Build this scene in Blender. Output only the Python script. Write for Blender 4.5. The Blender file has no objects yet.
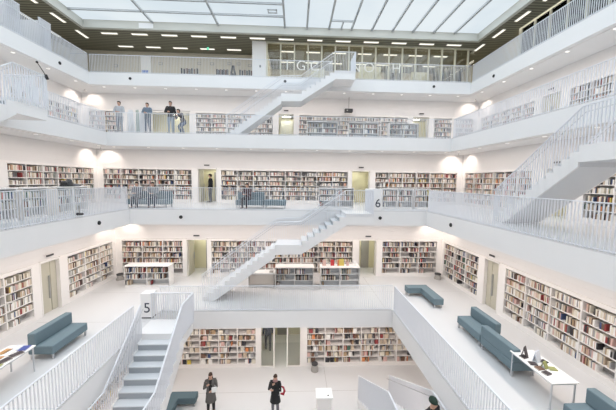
import bpy, math, random
from mathutils import Vector, Matrix
rnd = random.Random(7)
SC = bpy.context.scene
COL = SC.collection
# ------------------------------------------------------------------ levels
A = {5: 4.87, 6: 7.29, 7: 9.70, 8: 12.12}          # half width of the open hall at each gallery
B = {4: 7.08, 5: 9.16, 6: 11.52, 7: 13.87, 8: 16.23}  # half width to the book walls
Z = {4: -4.0, 5: 0.0, 6: 4.0, 7: 8.0, 8: 12.0}
T = 0.75
CEIL = 15.0

# ------------------------------------------------------------------ materials
MATS = {}
def mat(name, col, rough=0.5, metal=0.0, spec=0.5, noise=0.0, scale=8.0, emit=None, strength=1.0, trans=0.0, alpha=1.0):
    if name in MATS: return MATS[name]
    m = bpy.data.materials.new(name); m.use_nodes = True
    nt = m.node_tree; b = nt.nodes['Principled BSDF']
    b.inputs['Base Color'].default_value = (*col, 1)
    b.inputs['Roughness'].default_value = rough
    b.inputs['Metallic'].default_value = metal
    b.inputs['Specular IOR Level'].default_value = spec
    if trans: b.inputs['Transmission Weight'].default_value = trans
    if emit:
        b.inputs['Emission Color'].default_value = (*emit, 1); b.inputs['Emission Strength'].default_value = strength
    if noise:
        tc = nt.nodes.new('ShaderNodeTexCoord'); n = nt.nodes.new('ShaderNodeTexNoise'); n.inputs['Scale'].default_value = scale
        n.inputs['Detail'].default_value = 4
        mx = nt.nodes.new('ShaderNodeMix'); mx.data_type = 'RGBA'
        mx.inputs['A'].default_value = (*[c*(1-noise) for c in col], 1); mx.inputs['B'].default_value = (*[min(1, c*(1+noise)) for c in col], 1)
        nt.links.new(tc.outputs['Object'], n.inputs['Vector']); nt.links.new(n.outputs['Fac'], mx.inputs['Factor'])
        nt.links.new(mx.outputs['Result'], b.inputs['Base Color'])
    MATS[name] = m
    return m
white = mat('white_paint', (.80, .80, .80), .45, noise=.015, scale=1.5)
headm = mat('upper_wall_panel', (.76, .745, .735), .7, noise=.02, scale=2)
wallm = mat('wall_plaster', (.82, .80, .78), .7, noise=.015, scale=2)
railm = mat('rail_powder_coat', (.74, .76, .80), .6)
floorm = mat('pale_resin_floor', (.66, .665, .67), .4, noise=.02, scale=.8)
stepm = mat('step_resin', (.66, .68, .70), .45, noise=.02, scale=2)
riserm = mat('riser_shade_grey', (.34, .37, .40), .6)  # darker than the steps: shade under the nosings put into the colour
shelfm = mat('shelf_white', (.80, .78, .76), .5)
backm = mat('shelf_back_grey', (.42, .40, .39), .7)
sofam = mat('blue_grey_wool', (.145, .205, .235), .9, noise=.12, scale=60)
chrome = mat('brushed_steel', (.55, .56, .58), .3, metal=.9)
blackm = mat('matt_black', (.02, .02, .022), .5)
darkm = mat('charcoal', (.06, .06, .065), .7)
tablem = mat('white_laminate', (.85, .85, .84), .3)
yellowm = mat('yellow_green_paint', (.76, .72, .52), .6, noise=.02, scale=2)
creamm = mat('cream_door', (.52, .50, .41), .5)
beigem = mat('beige_panel', (.62, .57, .46), .7, noise=.03, scale=3)
greypan = mat('warm_grey_metal', (.35, .34, .32), .5)
framem = mat('skylight_frame', (.55, .55, .50), .5)
barm = mat('skylight_bar', (.42, .44, .45), .5)
inkm = mat('dark_blue_ink', (.03, .035, .06), .6)
skinm = mat('skin', (.55, .34, .25), .55)
woodm = mat('dark_wood_rail', (.10, .06, .04), .5)

def glass_mat():
    m = bpy.data.materials.new('window_glass'); m.use_nodes = True; nt = m.node_tree; nt.nodes.clear()
    o = nt.nodes.new('ShaderNodeOutputMaterial'); t = nt.nodes.new('ShaderNodeBsdfTransparent'); t.inputs[0].default_value = (.95, .95, .93, 1)
    g = nt.nodes.new('ShaderNodeBsdfGlossy'); g.inputs['Roughness'].default_value = .02
    mx = nt.nodes.new('ShaderNodeMixShader'); f = nt.nodes.new('ShaderNodeFresnel'); f.inputs[0].default_value = 1.5
    nt.links.new(f.outputs[0], mx.inputs[0]); nt.links.new(t.outputs[0], mx.inputs[1]); nt.links.new(g.outputs[0], mx.inputs[2])
    nt.links.new(mx.outputs[0], o.inputs[0]); return m
glassm = glass_mat()
def slat_ceiling():
    m = bpy.data.materials.new('dark_slat_ceiling'); m.use_nodes = True; nt = m.node_tree; b = nt.nodes['Principled BSDF']
    tc = nt.nodes.new('ShaderNodeTexCoord'); w = nt.nodes.new('ShaderNodeTexWave'); w.bands_direction = 'Y'; w.inputs['Scale'].default_value = 1.3
    r = nt.nodes.new('ShaderNodeValToRGB'); r.color_ramp.elements[0].position = .3; r.color_ramp.elements[0].color = (.12, .113, .08, 1)
    r.color_ramp.elements[1].position = .7; r.color_ramp.elements[1].color = (.24, .225, .165, 1)
    nt.links.new(tc.outputs['Object'], w.inputs['Vector']); nt.links.new(w.outputs['Fac'], r.inputs[0]); nt.links.new(r.outputs[0], b.inputs['Base Color'])
    b.inputs['Roughness'].default_value = .8; return m
ceilm = slat_ceiling()
def emit_mat(name, col, s):
    m = bpy.data.materials.new(name); m.use_nodes = True; nt = m.node_tree; nt.nodes.clear()
    o = nt.nodes.new('ShaderNodeOutputMaterial'); e = nt.nodes.new('ShaderNodeEmission'); e.inputs[0].default_value = (*col, 1); e.inputs[1].default_value = s
    nt.links.new(e.outputs[0], o.inputs[0]); return m
def sky_glass():
    m = bpy.data.materials.new('frosted_sky_glass'); m.use_nodes = True; nt = m.node_tree; nt.nodes.clear()
    o = nt.nodes.new('ShaderNodeOutputMaterial'); e = nt.nodes.new('ShaderNodeEmission'); e.inputs[1].default_value = SKY_STRENGTH
    tc = nt.nodes.new('ShaderNodeTexCoord'); n = nt.nodes.new('ShaderNodeTexNoise'); n.inputs['Scale'].default_value = .22; n.inputs['Detail'].default_value = 3
    r = nt.nodes.new('ShaderNodeValToRGB'); r.color_ramp.elements[0].position = .35; r.color_ramp.elements[0].color = (.70, .79, .85, 1)
    r.color_ramp.elements[1].position = .65; r.color_ramp.elements[1].color = (.80, .87, .91, 1)
    nt.links.new(tc.outputs['Object'], n.inputs['Vector']); nt.links.new(n.outputs['Fac'], r.inputs[0]); nt.links.new(r.outputs[0], e.inputs[0])
    nt.links.new(e.outputs[0], o.inputs[0]); return m
SKY_STRENGTH = 1.0
DAY = 2500
skym = sky_glass()
tubem = emit_mat('fluorescent_diffuser', (1, .96, .84), 1.3)
spotm = emit_mat('downlight_lens', (1, .95, .88), 1.6)
doorglowm = emit_mat('added_corridor_glow', (1, .98, .84), 14)  # glow added to brighten the spaces behind the doorways

# ------------------------------------------------------------------ mesh helpers
class MB:
    def __init__(s): s.v = []; s.f = []; s.m = []
    def box(s, x0, x1, y0, y1, z0, z1, m=0):
        if x0 > x1: x0, x1 = x1, x0
        if y0 > y1: y0, y1 = y1, y0
        n = len(s.v)
        s.v += [(x0,y0,z0),(x1,y0,z0),(x1,y1,z0),(x0,y1,z0),(x0,y0,z1),(x1,y0,z1),(x1,y1,z1),(x0,y1,z1)]
        s.f += [(n,n+3,n+2,n+1),(n+4,n+5,n+6,n+7),(n,n+1,n+5,n+4),(n+1,n+2,n+6,n+5),(n+2,n+3,n+7,n+6),(n+3,n,n+4,n+7)]
        s.m += [m]*6; return s
    def prism(s, poly, fn, a, b, m=0):
        n = len(s.v); k = len(poly)
        s.v += [fn(p, q, a) for p, q in poly] + [fn(p, q, b) for p, q in poly]
        s.f += [tuple(range(n, n+k)), tuple(range(n+2*k-1, n+k-1, -1))] + [(n+i, n+(i+1) % k + 0, n+k+(i+1) % k, n+k+i)[::-1] for i in range(k)]
        s.m += [m]*(k+2); return s
    def tube(s, pts, rad, n=8, m=0, sq=1.0):
        pts = [Vector(p) for p in pts]
        if not isinstance(rad, (list, tuple)): rad = [rad]*len(pts)
        base = len(s.v)
        for i, p in enumerate(pts):
            d = (pts[min(i+1, len(pts)-1)]-pts[max(i-1, 0)]).normalized()
            up = Vector((0,0,1)) if abs(d.z) < .9 else Vector((0,1,0))
            a = d.cross(up).normalized(); b = d.cross(a)
            for j in range(n):
                t = 2*math.pi*j/n; s.v.append(tuple(p+a*rad[i]*math.cos(t)+b*rad[i]*sq*math.sin(t)))
        for i in range(len(pts)-1):
            for j in range(n):
                s.f.append((base+i*n+j, base+i*n+(j+1) % n, base+(i+1)*n+(j+1) % n, base+(i+1)*n+j)); s.m.append(m)
        s.f.append(tuple(base+j for j in range(n))[::-1]); s.f.append(tuple(base+(len(pts)-1)*n+j for j in range(n))); s.m += [m, m]
        return s
    def rings(s, rs, n=14, m=0):   # rs: (cx,cy,z,rx,ry)
        base = len(s.v)
        for (cx, cy, z, rx, ry) in rs:
            for j in range(n):
                t = 2*math.pi*j/n; s.v.append((cx+rx*math.cos(t), cy+ry*math.sin(t), z))
        for i in range(len(rs)-1):
            for j in range(n):
                s.f.append((base+i*n+j, base+i*n+(j+1) % n, base+(i+1)*n+(j+1) % n, base+(i+1)*n+j)); s.m.append(m)
        s.f.append(tuple(base+j for j in range(n))[::-1]); s.f.append(tuple(base+(len(rs)-1)*n+j for j in range(n))); s.m += [m, m]
        return s
    def ball(s, c, r, n=10, m=0, k=6):
        if not isinstance(r, (list, tuple)): r = (r, r, r)
        return s.rings([(c[0], c[1], c[2]+r[2]*math.sin(-math.pi/2+math.pi*(i+.02 if i == 0 else (i-.02 if i == k else i))/k),
                         max(.001, r[0]*math.cos(-math.pi/2+math.pi*(i+.1 if i == 0 else (i-.1 if i == k else i))/k)),
                         max(.001, r[1]*math.cos(-math.pi/2+math.pi*(i+.1 if i == 0 else (i-.1 if i == k else i))/k))) for i in range(k+1)], n, m)
    def build(s, name, mats, parent=None, loc=None, bevel=0, smooth=False, flip=False):
        if not isinstance(mats, (list, tuple)): mats = [mats]
        me = bpy.data.meshes.new(name)
        off = Vector(loc) if loc is not None else None
        v = s.v if off is None else [tuple(Vector(p)-off) for p in s.v]
        f = [t[::-1] for t in s.f] if flip else s.f
        me.from_pydata(v, [], f)
        for mm in mats: me.materials.append(mm)
        me.polygons.foreach_set('material_index', s.m)
        if smooth: me.polygons.foreach_set('use_smooth', [True]*len(f))
        me.update()
        o = bpy.data.objects.new(name, me); COL.objects.link(o)
        if off is not None: o.location = off
        if parent is not None: attach(o, parent)
        if bevel:
            b = o.modifiers.new('bevel', 'BEVEL'); b.width = bevel; b.segments = 2; b.limit_method = 'ANGLE'
        return o
def mtx(o): return Matrix.LocRotScale(o.location, o.rotation_euler, o.scale)
def world(o): return (world(o.parent) @ o.matrix_parent_inverse @ mtx(o)) if o.parent else mtx(o)
def attach(o, p):      # geometry given in world space stays in place
    o.parent = p; o.matrix_parent_inverse = world(p).inverted()
def local(o, p): o.parent = p; return o
def tag(o, label, cat, group=None, kind=None):
    o['label'] = label
    if cat: o['category'] = cat
    if group: o['group'] = group
    if kind: o['kind'] = kind
    return o
def thing(name, label, cat, loc=(0,0,0), rz=0, group=None):
    o = bpy.data.objects.new(name, None); COL.objects.link(o); o.location = loc; o.rotation_euler = (0,0,rz); o.empty_display_size = .1
    return tag(o, label, cat, group)
def struct(name, mb, mats, parent=None, label=None, cat=None, **k):
    o = mb.build(name, mats, parent, **k)
    if parent is None:
        o['kind'] = 'structure'
        if label: o['label'] = label
        if cat: o['category'] = cat
    return o
def frame(side, b):    # u along the wall, d out of the wall into the hall
    return {'back': lambda u, d, z: (u, b-d, z), 'left': lambda u, d, z: (-b+d, u, z),
            'right': lambda u, d, z: (b-d, u, z), 'front': lambda u, d, z: (u, -b+d, z)}[side]
def fbox(mb, W, u0, u1, d0, d1, z0, z1, m=0):
    p = W(u0, d0, z0); q = W(u1, d1, z1)
    return mb.box(p[0], q[0], p[1], q[1], min(z0, z1), max(z0, z1), m)
SIDEW = {'back': 'far', 'left': 'left', 'right': 'right', 'front': 'near'}
LVW = {4: 'ground floor', 5: 'level five', 6: 'level six', 7: 'level seven', 8: 'top gallery'}

# ------------------------------------------------------------------ shell: floors, slabs, outer walls
mb = MB(); mb.box(-9.3, 9.3, -9.3, 9.3, -4.3, -4.0)
struct('floor', mb, floorm, label='pale resin ground floor of the hall', cat='floor')
mb = MB()
mb.box(2.2, 2.213, 1.0, 7.0, -4.0, -3.998); mb.box(-6, 6, 5.35, 5.36, -4.0, -3.998)
struct('trim_1', mb, greypan, label='thin dark joint lines in the ground floor', cat='floor joint')
mb = MB()
mb.box(4.6, 4.61, 5.0, 9.1, 0, .002); mb.box(-9.0, 9.0, 6.9, 6.905, 0, .002)
mb.box(-9.0, -5.0, 4.0, 4.005, 0, .002)
struct('trim_2', mb, greypan, label='thin joint lines in the level five floor', cat='floor joint')
for k in (5, 6, 7, 8):
    a = A[k]; o_ = B[k]+2.4; z = Z[k]
    mb = MB()
    for x0, x1, y0, y1 in ((-o_, o_, a, o_), (-o_, o_, -o_, -a), (-o_, -a, -a, a), (a, o_, -a, a)):
        mb.box(x0, x1, y0, y1, z-.03, z, 1); mb.box(x0, x1, y0, y1, z-T, z-.03, 0)
    struct('floor', mb, [white, floorm], label='white %s gallery slab with deep white edge around the open hall' % LVW[k], cat='gallery floor')
# --- skylight and top ceiling
mb = MB(); S = 12.85; O = 19.5
for x0, x1, y0, y1 in ((-O, O, S+.22, O), (-O, O, -O, -S-.22), (-O, -S-.22, -S-.22, S+.22), (S+.22, O, -S-.22, S+.22)):
    mb.box(x0, x1, y0, y1, CEIL, CEIL+.2)
struct('ceiling', mb, ceilm, label='dark olive slatted ceiling around the skylight', cat='ceiling')
mb = MB()
for x0, x1, y0, y1 in ((-S-.22, S+.22, S, S+.22), (-S-.22, S+.22, -S-.22, -S), (-S-.22, -S, -S, S), (S, S+.22, -S, S)):
    mb.box(x0, x1, y0, y1, CEIL-.02, CEIL+.5)
ring = struct('window_1', mb, framem, label='large square skylight of frosted glass with grey bars', cat='skylight')
mb = MB(); mb.box(-S, S, -S, S, CEIL+.46, CEIL+.48); g = mb.build('glass_pane', skym, ring)
mb = MB()
for x in (-8.55, -4.4, -.1, 1.34, 2.79, 4.27, 5.62, 7.0, 8.38, 9.79, 11.22): mb.box(x-.06, x+.06, -S, S, CEIL+.36, CEIL+.46)
for i in range(8): mb.box(-S, -.1, 11.65-i*1.25-.05, 11.65-i*1.25+.05, CEIL+.37, CEIL+.46)
mb.box(2.79, 4.27, 11.85, 11.93, CEIL+.37, CEIL+.46); mb.box(3.55, 3.63, 11.9, 12.85, CEIL+.37, CEIL+.46)
mb.build('glazing_bars', barm, ring)
mb = MB()
for a0, a1, b0, b1 in ((-1.05, -.5, 11.0, 11.05), (-1.05, -.5, 11.3, 11.35), (-1.05, -1.0, 11.0, 11.35), (-.55, -.5, 11.0, 11.35)): mb.box(a0, a1, b0, b1, CEIL+.40, CEIL+.46)
mb.build('hatch_frame', barm, ring)
mb = MB(); mb.box(-9.4, -8.5, S-.01, S, CEIL+.05, CEIL+.35); mb.build('access_panel', white, ring)

# ------------------------------------------------------------------ book walls
BOOKC = [('cream', (.70, .66, .56)), ('white', (.80, .79, .76)), ('beige', (.55, .45, .34)), ('grey', (.33, .33, .33)), ('black', (.03, .03, .035)),
         ('brown', (.16, .09, .06)), ('dark red', (.28, .05, .05)), ('navy blue', (.05, .08, .18)), ('pale pink', (.62, .42, .38)), ('tan', (.42, .30, .18)),
         ('orange', (.60, .22, .08)), ('dark green', (.06, .14, .10)), ('yellow', (.65, .52, .12)), ('bright red', (.55, .05, .05))]
BM = [mat('book_cover_'+n.replace(' ', '_'), c, .6) for n, c in BOOKC]
pagem = mat('book_pages', (.74, .70, .62), .8)
PAL = {'norm': [24, 22, 12, 9, 14, 9, 6, 4, 9, 6, 1.5, 1.5, .8, .6], 'light': [30, 26, 14, 8, 8, 7, 4, 2, 10, 6, .5, 1, .5, .3], 'dark': [14, 12, 9, 14, 24, 12, 6, 8, 5, 5, 1, 3, .5, .5],
       'red': [16, 18, 14, 10, 12, 9, 6, 2, 12, 8, 1.8, 1, .9, 1.0], 'blue': [18, 16, 12, 6, 12, 13, 3, 20, 5, 6, 1, 3, 1, 1]}
BOOKS = []   # (frame, unit label, bay, row, index, u0,u1,d0,d1,z0,z1,colour)
def fill_row(W, unit, bay, row, u0, u1, zb, h, pal, fill, dfront=0.0, flipu=False, face=0.0, depth=.22, back=None):
    u = u0+.01; idx = 0; rowpal = PAL[pal]
    end = u0+(u1-u0)*fill
    out = []
    if rnd.random() < .25: rowpal = [w*(3 if i == rnd.randrange(10) else 1) for i, w in enumerate(rowpal)]
    hb = h*rnd.uniform(.62, .82)
    while u < end:
        if rnd.random() < .045 and face == 0: u += rnd.uniform(.04, .16); hb = h*rnd.uniform(.6, .85); continue
        if face and rnd.random() < face:
            w = rnd.uniform(.13, .2); hh = h*rnd.uniform(.65, .85); d = .03; gap = rnd.uniform(.03, .1)
        else:
            w = rnd.choice((.018, .025, .03, .035, .042, .05)); hh = min(h*.9, hb*rnd.uniform(.88, 1.12)); d = depth*rnd.uniform(.8, 1); gap = .0015
        if u+w > min(end+.03, u1-.01): break
        c = rnd.choices(range(14), rowpal)[0]
        out.append([u, u+w, -.02-rnd.uniform(0, .03)-d+dfront, -.02-rnd.uniform(0, .012)+dfront, zb, zb+hh, c]); u += w+gap
    if out and flipu:                       # shelf packed from the other end
        out = [[u0+u1-b[1], u0+u1-b[0]]+b[2:] for b in out][::-1]
    n = len(out)
    for i, b_ in enumerate(out): BOOKS.append((W, unit, bay, row, i, n, b_))
UNIT = 0
def bookcase(level, side, u0, u1, pal='norm', rows=6, z0=.17, pitch=.312, bay=1.0, fill=(.75, 1), face=0.0, empties=(), label=None):
    W = frame(side, B[level]); zf = Z[level]; n = max(1, round((u1-u0)/bay)); bw = (u1-u0)/n
    p = W((u0+u1)/2, 0, zf)
    lab = label or 'white wall bookcase full of books, %s wall of %s' % (SIDEW[side], LVW[level])
    t = thing('bookcase', lab, 'bookcase', p)
    mb = MB(); fbox(mb, W, u0, u1, -.32, -.295, zf, zf+z0+rows*pitch+.02); mb.build('back_panel', backm, t)
    mb = MB(); fbox(mb, W, u0, u1, -.29, -.005, zf, zf+z0); mb.build('plinth', shelfm, t)
    for i in range(n+1):
        u = u0+i*bw; w = .02
        a, b = max(u0, u-w), min(u1, u+w)
        mb = MB(); fbox(mb, W, a, b, -.295, 0.0, zf+z0, zf+z0+rows*pitch); mb.build('upright', shelfm, t)
    for r in range(rows+1):
        mb = MB(); z = zf+z0+r*pitch
        fbox(mb, W, u0+.02, u1-.02, -.295, -.004, z-.0, z+.028); mb.build('shelf', shelfm, t)
    for i in range(n):
        for r in range(rows):
            if (i, r) in empties: continue
            f_ = rnd.uniform(*fill)
            if r == 0: f_ *= .55 if level == 5 else .9
            if f_ < .12: continue
            fill_row(W, (level, side, round(u0, 1)), i, r, u0+i*bw+.02, u0+(i+1)*bw-.02, zf+z0+r*pitch+.028, pitch-.028, pal, f_, flipu=rnd.random() < .3, face=face)
    return t
wallc = {}
def wallface(level, side, segs, top=None, u_lim=None):   # solid parts between openings, header above
    W = frame(side, B[level]); zf = Z[level]; top = top or (Z[level+1]-T if level < 8 else CEIL)
    e = u_lim or B[level]
    mb = MB(); H_ = 2.17
    segs = sorted(segs)
    u = -e
    for (a, b, kind) in segs:
        if a > u+.001: fbox(mb, W, u, a, -.45, 0, zf, zf+H_)
        if kind == 's': fbox(mb, W, a, b, -.45, -.322, zf, zf+H_); fbox(mb, W, a, b, -.45, 0, zf+2.07, zf+H_)
        u = b
    if u < e: fbox(mb, W, u, e, -.45, 0, zf, zf+H_)
    fbox(mb, W, -e-.3, e+.3, -.45, -.06 if level < 8 else 0, zf+H_, top, 1)
    # louvre lines on the recessed upper wall
    for i in range(3): fbox(mb, W, -e, e, -.06, -.052, zf+H_+.22+i*.26, zf+H_+.225+i*.26, 1)
    wallc[side] = wallc.get(side, 0)+1
    return struct('wall_'+side, mb, [wallm, headm], label='white wall behind the bookcases, %s side of %s' % (SIDEW[side], LVW[level]), cat='wall')
DN = [0]
def doorway(level, side, a, b, style='open', depth=1.7, h=2.15):
    W = frame(side, B[level]); zf = Z[level]; DN[0] += 1
    mb = MB()
    fbox(mb, W, a-.4, b+.4, -depth-.1, -depth, zf, zf+h+.3, 0)
    fbox(mb, W, a-.5, a-.4, -depth, -.45, zf, zf+h+.3, 0); fbox(mb, W, b+.4, b+.5, -depth, -.45, zf, zf+h+.3, 0)
    fbox(mb, W, a-.5, b+.5, -depth, -.45, zf+h+.02, zf+h+.12, 1)
    o = struct('wall_corridor', mb, [yellowm, white], label='yellow green corridor wall behind the %s doorway of %s' % (SIDEW[side], LVW[level]), cat='wall')
    mb = MB(); fbox(mb, W, (a+b)/2-.3, (a+b)/2+.3, -1.25, -.95, zf+h-.0, zf+h+.02); mb.build('added_glow_panel', doorglowm, o)  # glowing ceiling panel added to light the corridor
    d = MB()
    fbox(d, W, a, a+.05, -.45, .01, zf, zf+h); fbox(d, W, b-.05, b, -.45, .01, zf, zf+h); fbox(d, W, a+.05, b-.05, -.45, .01, zf+h-.05, zf+h+.02)
    dr = struct('door_%d' % DN[0], d, shelfm, label='white doorway in the %s book wall of %s' % (SIDEW[side], LVW[level]), cat='door')
    if style == 'closed':
        m = MB(); s = a+(b-a)*.62
        fbox(m, W, a+.06, s, -.20, -.14, zf+.01, zf+h-.06); m.build('door_leaf', creamm, dr)
        m = MB(); fbox(m, W, s+.03, b-.06, -.20, -.14, zf+.01, zf+h-.06); m.build('side_panel', creamm, dr)
        m = MB(); fbox(m, W, s-.1, s-.07, -.14, -.08, zf+.55, zf+1.5); m.build('door_handle', chrome, dr)
    elif style == 'ajar':
        m = MB(); fbox(m, W, a+.06, a+.12, -1.0, -.2, zf+.01, zf+h-.06); m.build('door_leaf', creamm, dr)
        m = MB(); fbox(m, W, a+.12, a+.16, -.95, -.9, zf+.8, zf+1.2); m.build('door_handle', chrome, dr)
        m = MB(); fbox(m, W, a+(b-a)*.5, b-.06, -depth+.001, -depth+.05, zf+.01, zf+h-.2); m.build('inner_door', greypan, dr)
    elif style == 'white':
        m = MB(); fbox(m, W, a+.1, b-.1, -1.55, -1.51, zf+.01, zf+1.95); m.build('glass_leaf', mat('bright_frosted', (.85, .85, .75), .3), dr)
    # small dark room sign over the doorway
    m = MB(); fbox(m, W, (a+b)/2-.16, (a+b)/2+.16, .002, .03, zf+h+.16, zf+h+.23)
    tag(m.build('exit_sign', darkm), 'small dark sign plate above the %s doorway of %s' % (SIDEW[side], LVW[level]) + (' left' if (a+b)/2 < 0 and side == 'back' else ''), 'sign', 'sign plates above doorways')
# level 4
wallface(4, 'back', [(-6.8, -1.24, 's'), (-1.03, 1.04, 'd'), (1.33, 6.9, 's')])
bookcase(4, 'back', -6.8, -1.24, 'red', fill=(.45, 1), face=.3, bay=.93, label='white ground floor bookcase with face-out books, left of the glazed entrance')
bookcase(4, 'back', 1.33, 6.9, 'red', fill=(.45, 1), face=.3, bay=.93, label='white ground floor bookcase with face-out books, right of the glazed entrance')
wallface(4, 'left', [(-4.0, 6.6, 's')]); bookcase(4, 'left', -4.0, 6.6, 'light')
wallface(4, 'right', [(-4.0, 6.6, 's')]); bookcase(4, 'right', -4.0, 6.6, 'light')
wallface(4, 'front', [])
# level 5
wallface(5, 'back', [(-8.86, -5.55, 's'), (-5.38, -4.18, 'd'), (-4.0, 4.0, 's'), (4.3, 5.4, 'd'), (5.68, 8.9, 's')])
bookcase(5, 'back', -8.86, -5.55, 'norm', bay=1.1, label='white level five wall bookcase in the far left corner')
bookcase(5, 'back', -4.0, 4.0, 'norm', label='long white level five wall bookcase behind the white staircase')
bookcase(5, 'back', 5.68, 8.9, 'dark', bay=1.07, fill=(.45, 1), label='white level five wall bookcase in the far right corner')
doorway(5, 'back', -5.38, -4.18, 'ajar'); doorway(5, 'back', 4.3, 5.4, 'ajar')
for sd in ('left', 'right'):
    wallface(5, sd, [(-5.2, 4.12, 's'), (4.45, 5.42, 'd'), (5.8, 8.9, 's')])
    bookcase(5, sd, 5.8, 8.9, 'light' if sd == 'left' else 'dark', bay=1.03, label='white level five %s wall bookcase beyond the door' % sd)
    bookcase(5, sd, -5.2, 4.12, 'light', bay=1.035, fill=(.85, 1), label='long white level five %s wall bookcase nearest the camera' % sd)
    doorway(5, sd, 4.45, 5.42, 'closed')
# level 6
wallface(6, 'back', [(-11.2, -5.8, 's'), (-5.48, -4.25, 'd'), (-4.0, 4.05, 's'), (4.25, 5.5, 'd'), (5.8, 11.2, 's')])
bookcase(6, 'back', -11.2, -5.8, 'norm', label='white level six wall bookcase on the far wall, left')
bookcase(6, 'back', -4.0, 4.05, 'norm', label='long white level six wall bookcase in the middle of the far wall')
bookcase(6, 'back', 5.8, 11.2, 'red', bay=.98, label='white level six wall bookcase on the far wall, right, with colourful spines')
doorway(6, 'back', -5.48, -4.25, 'ajar'); doorway(6, 'back', 4.25, 5.5, 'open')
for sd in ('left', 'right'):
    wallface(6, sd, [(-4.0, 3.55, 's'), (4.1, 5.3, 'd'), (5.95, 11.2, 's')])
    bookcase(6, sd, 5.95, 11.2, 'norm' if sd == 'left' else 'red', bay=.9, label='white level six %s wall bookcase beyond the door' % sd)
    bookcase(6, sd, -4.0, 3.55, 'blue', bay=1.08, label='white level six %s wall bookcase nearest the camera' % sd)
    doorway(6, sd, 4.1, 5.3, 'open')
# level 7
wallface(7, 'back', [(-13.5, -11.35, 's'), (-9.45, -6.65, 'd'), (-6.3, -.95, 's'), (-.6, .55, 'd'), (.88, 8.7, 's'), (9.05, 10.3, 'd'), (10.6, 11.95, 's'), (12.2, 13.55, 's')])
bookcase(7, 'back', -13.5, -11.35, 'norm', label='white level seven wall bookcase in the far left corner')
bookcase(7, 'back', -6.3, -.95, 'norm', label='white level seven wall bookcase behind the rising staircase')
bookcase(7, 'back', .88, 8.7, 'norm', label='long white level seven wall bookcase right of the bright doorway')
bookcase(7, 'back', 10.6, 11.95, 'norm', label='narrow white level seven wall bookcase right of the yellow doorway')
bookcase(7, 'back', 12.2, 13.55, 'norm', label='narrow white level seven wall bookcase in the far right corner')
doorway(7, 'back', -9.45, -6.65, 'open', h=2.1, depth=1.2); doorway(7, 'back', -.6, .55, 'white'); doorway(7, 'back', 9.05, 10.3, 'ajar')
for sd in ('left', 'right'):
    wallface(7, sd, [(-2, 6.9, 's'), (7.3, 8.5, 'd'), (8.9, 13.5, 's')])
    bookcase(7, sd, 8.9, 13.5, 'norm', label='white level seven %s wall bookcase beyond the door' % sd)
    bookcase(7, sd, -2, 6.9, 'norm', label='long white level seven %s wall bookcase nearest the camera' % sd)
    doorway(7, sd, 7.3, 8.5, 'closed')
for k in (5, 6, 7): wallface(k, 'front', [])

# ------------------------------------------------------------------ low island bookcases
def island(x0, x1, y0, y1, z, face='near', rows=3, bays=2, h=1.1, pal='norm', label='', fill=(.35, .9), group=None):
    cx, cy = (x0+x1)/2, (y0+y1)/2
    if face == 'near': W = lambda u, d, zz: (u, y0-d, zz); u0, u1, dep = x0, x1, y1-y0
    else: W = lambda u, d, zz: (x1+d, u, zz); u0, u1, dep = y0, y1, x1-x0
    t = thing('low_bookcase', label, 'bookcase', (cx, cy, z), group=group)
    m = MB(); m.box(x0-.02, x1+.02, y0-.02, y1+.02, z+h-.04, z+h); m.build('top_board', shelfm, t)
    m = MB(); m.box(x0, x1, y0, y1, z, z+.1); m.build('plinth', shelfm, t)
    zz0, zz1 = z+.1, z+h-.04
    m = MB(); fbox(m, W, u0, u1, -dep+.0, -dep+.02, zz0, zz1); fbox(m, W, u0+.03, u1-.03, -.33, -.31, zz0, zz1); m.build('back_panel', mat('shelf_light_grey', (.5, .52, .54), .6), t)
    for i in range(bays+1):
        u = u0+(u1-u0)*i/bays; a, b = max(u0, u-.018), min(u1, u+.018)
        m = MB(); fbox(m, W, a, b, -dep+.02, 0, zz0, zz1); m.build('upright', shelfm, t)
    ph = (zz1-zz0)/rows
    for r in range(1, rows):
        m = MB(); fbox(m, W, u0+.018, u1-.018, -.31, -.01, zz0+r*ph-.012, zz0+r*ph+.012); m.build('shelf', shelfm, t)
    for i in range(bays):
        for r in range(rows):
            f_ = rnd.uniform(*fill)*(.25 if r == 0 else 1)
            if f_ < .15: continue
            fill_row(W, ('island', round(x0, 1), z), i, r, u0+(u1-u0)*i/bays+.02, u0+(u1-u0)*(i+1)/bays-.02, zz0+r*ph+.013, ph-.03, pal, f_)
    return t
island(-7.85, -5.66, 7.6, 8.2, 0, bays=2, rows=3, pal='dark', fill=(.8, 1), label='low white bookcase on level five left of the yellow doorway')
island(-.28, 1.63, 7.32, 7.97, 0, pal='dark', label='low grey backed bookcase beside the white counter on level five')
island(2.0, 3.98, 7.32, 7.97, 0, pal='dark', label='low bookcase on level five with colourful items on top')
island(1.94, 3.79, 8.35, 8.85, 4, rows=3, bays=2, pal='norm', fill=(.8, 1), label='low bookcase on level six at the head of the white staircase')
island(5.35, 7.0, 8.35, 8.85, 4, rows=3, bays=2, pal='norm', fill=(.8, 1), label='low bookcase on level six right of the number six marker')
island(7.1, 7.95, 8.35, 8.85, 4, rows=3, bays=1, pal='norm', fill=(.8, 1), label='narrow low bookcase on level six near the far right corner')
island(1.37, 3.25, 11.1, 11.6, 8, rows=3, bays=2, pal='dark', fill=(.8, 1), label='leftmost low bookcase on the far side of level seven')
island(3.95, 5.8, 11.1, 11.6, 8, rows=3, bays=2, pal='dark', fill=(.8, 1), label='middle low bookcase on the far side of level seven')
island(6.5, 8.3, 11.1, 11.6, 8, rows=3, bays=2, pal='dark', fill=(.8, 1), label='rightmost low bookcase on the far side of level seven')
island(-8.95, -8.45, 1.6, 3.0, 4, 'side', bays=2, pal='dark', fill=(.8, 1), label='low bookcase behind the left level six railing, nearest the camera')
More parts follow.
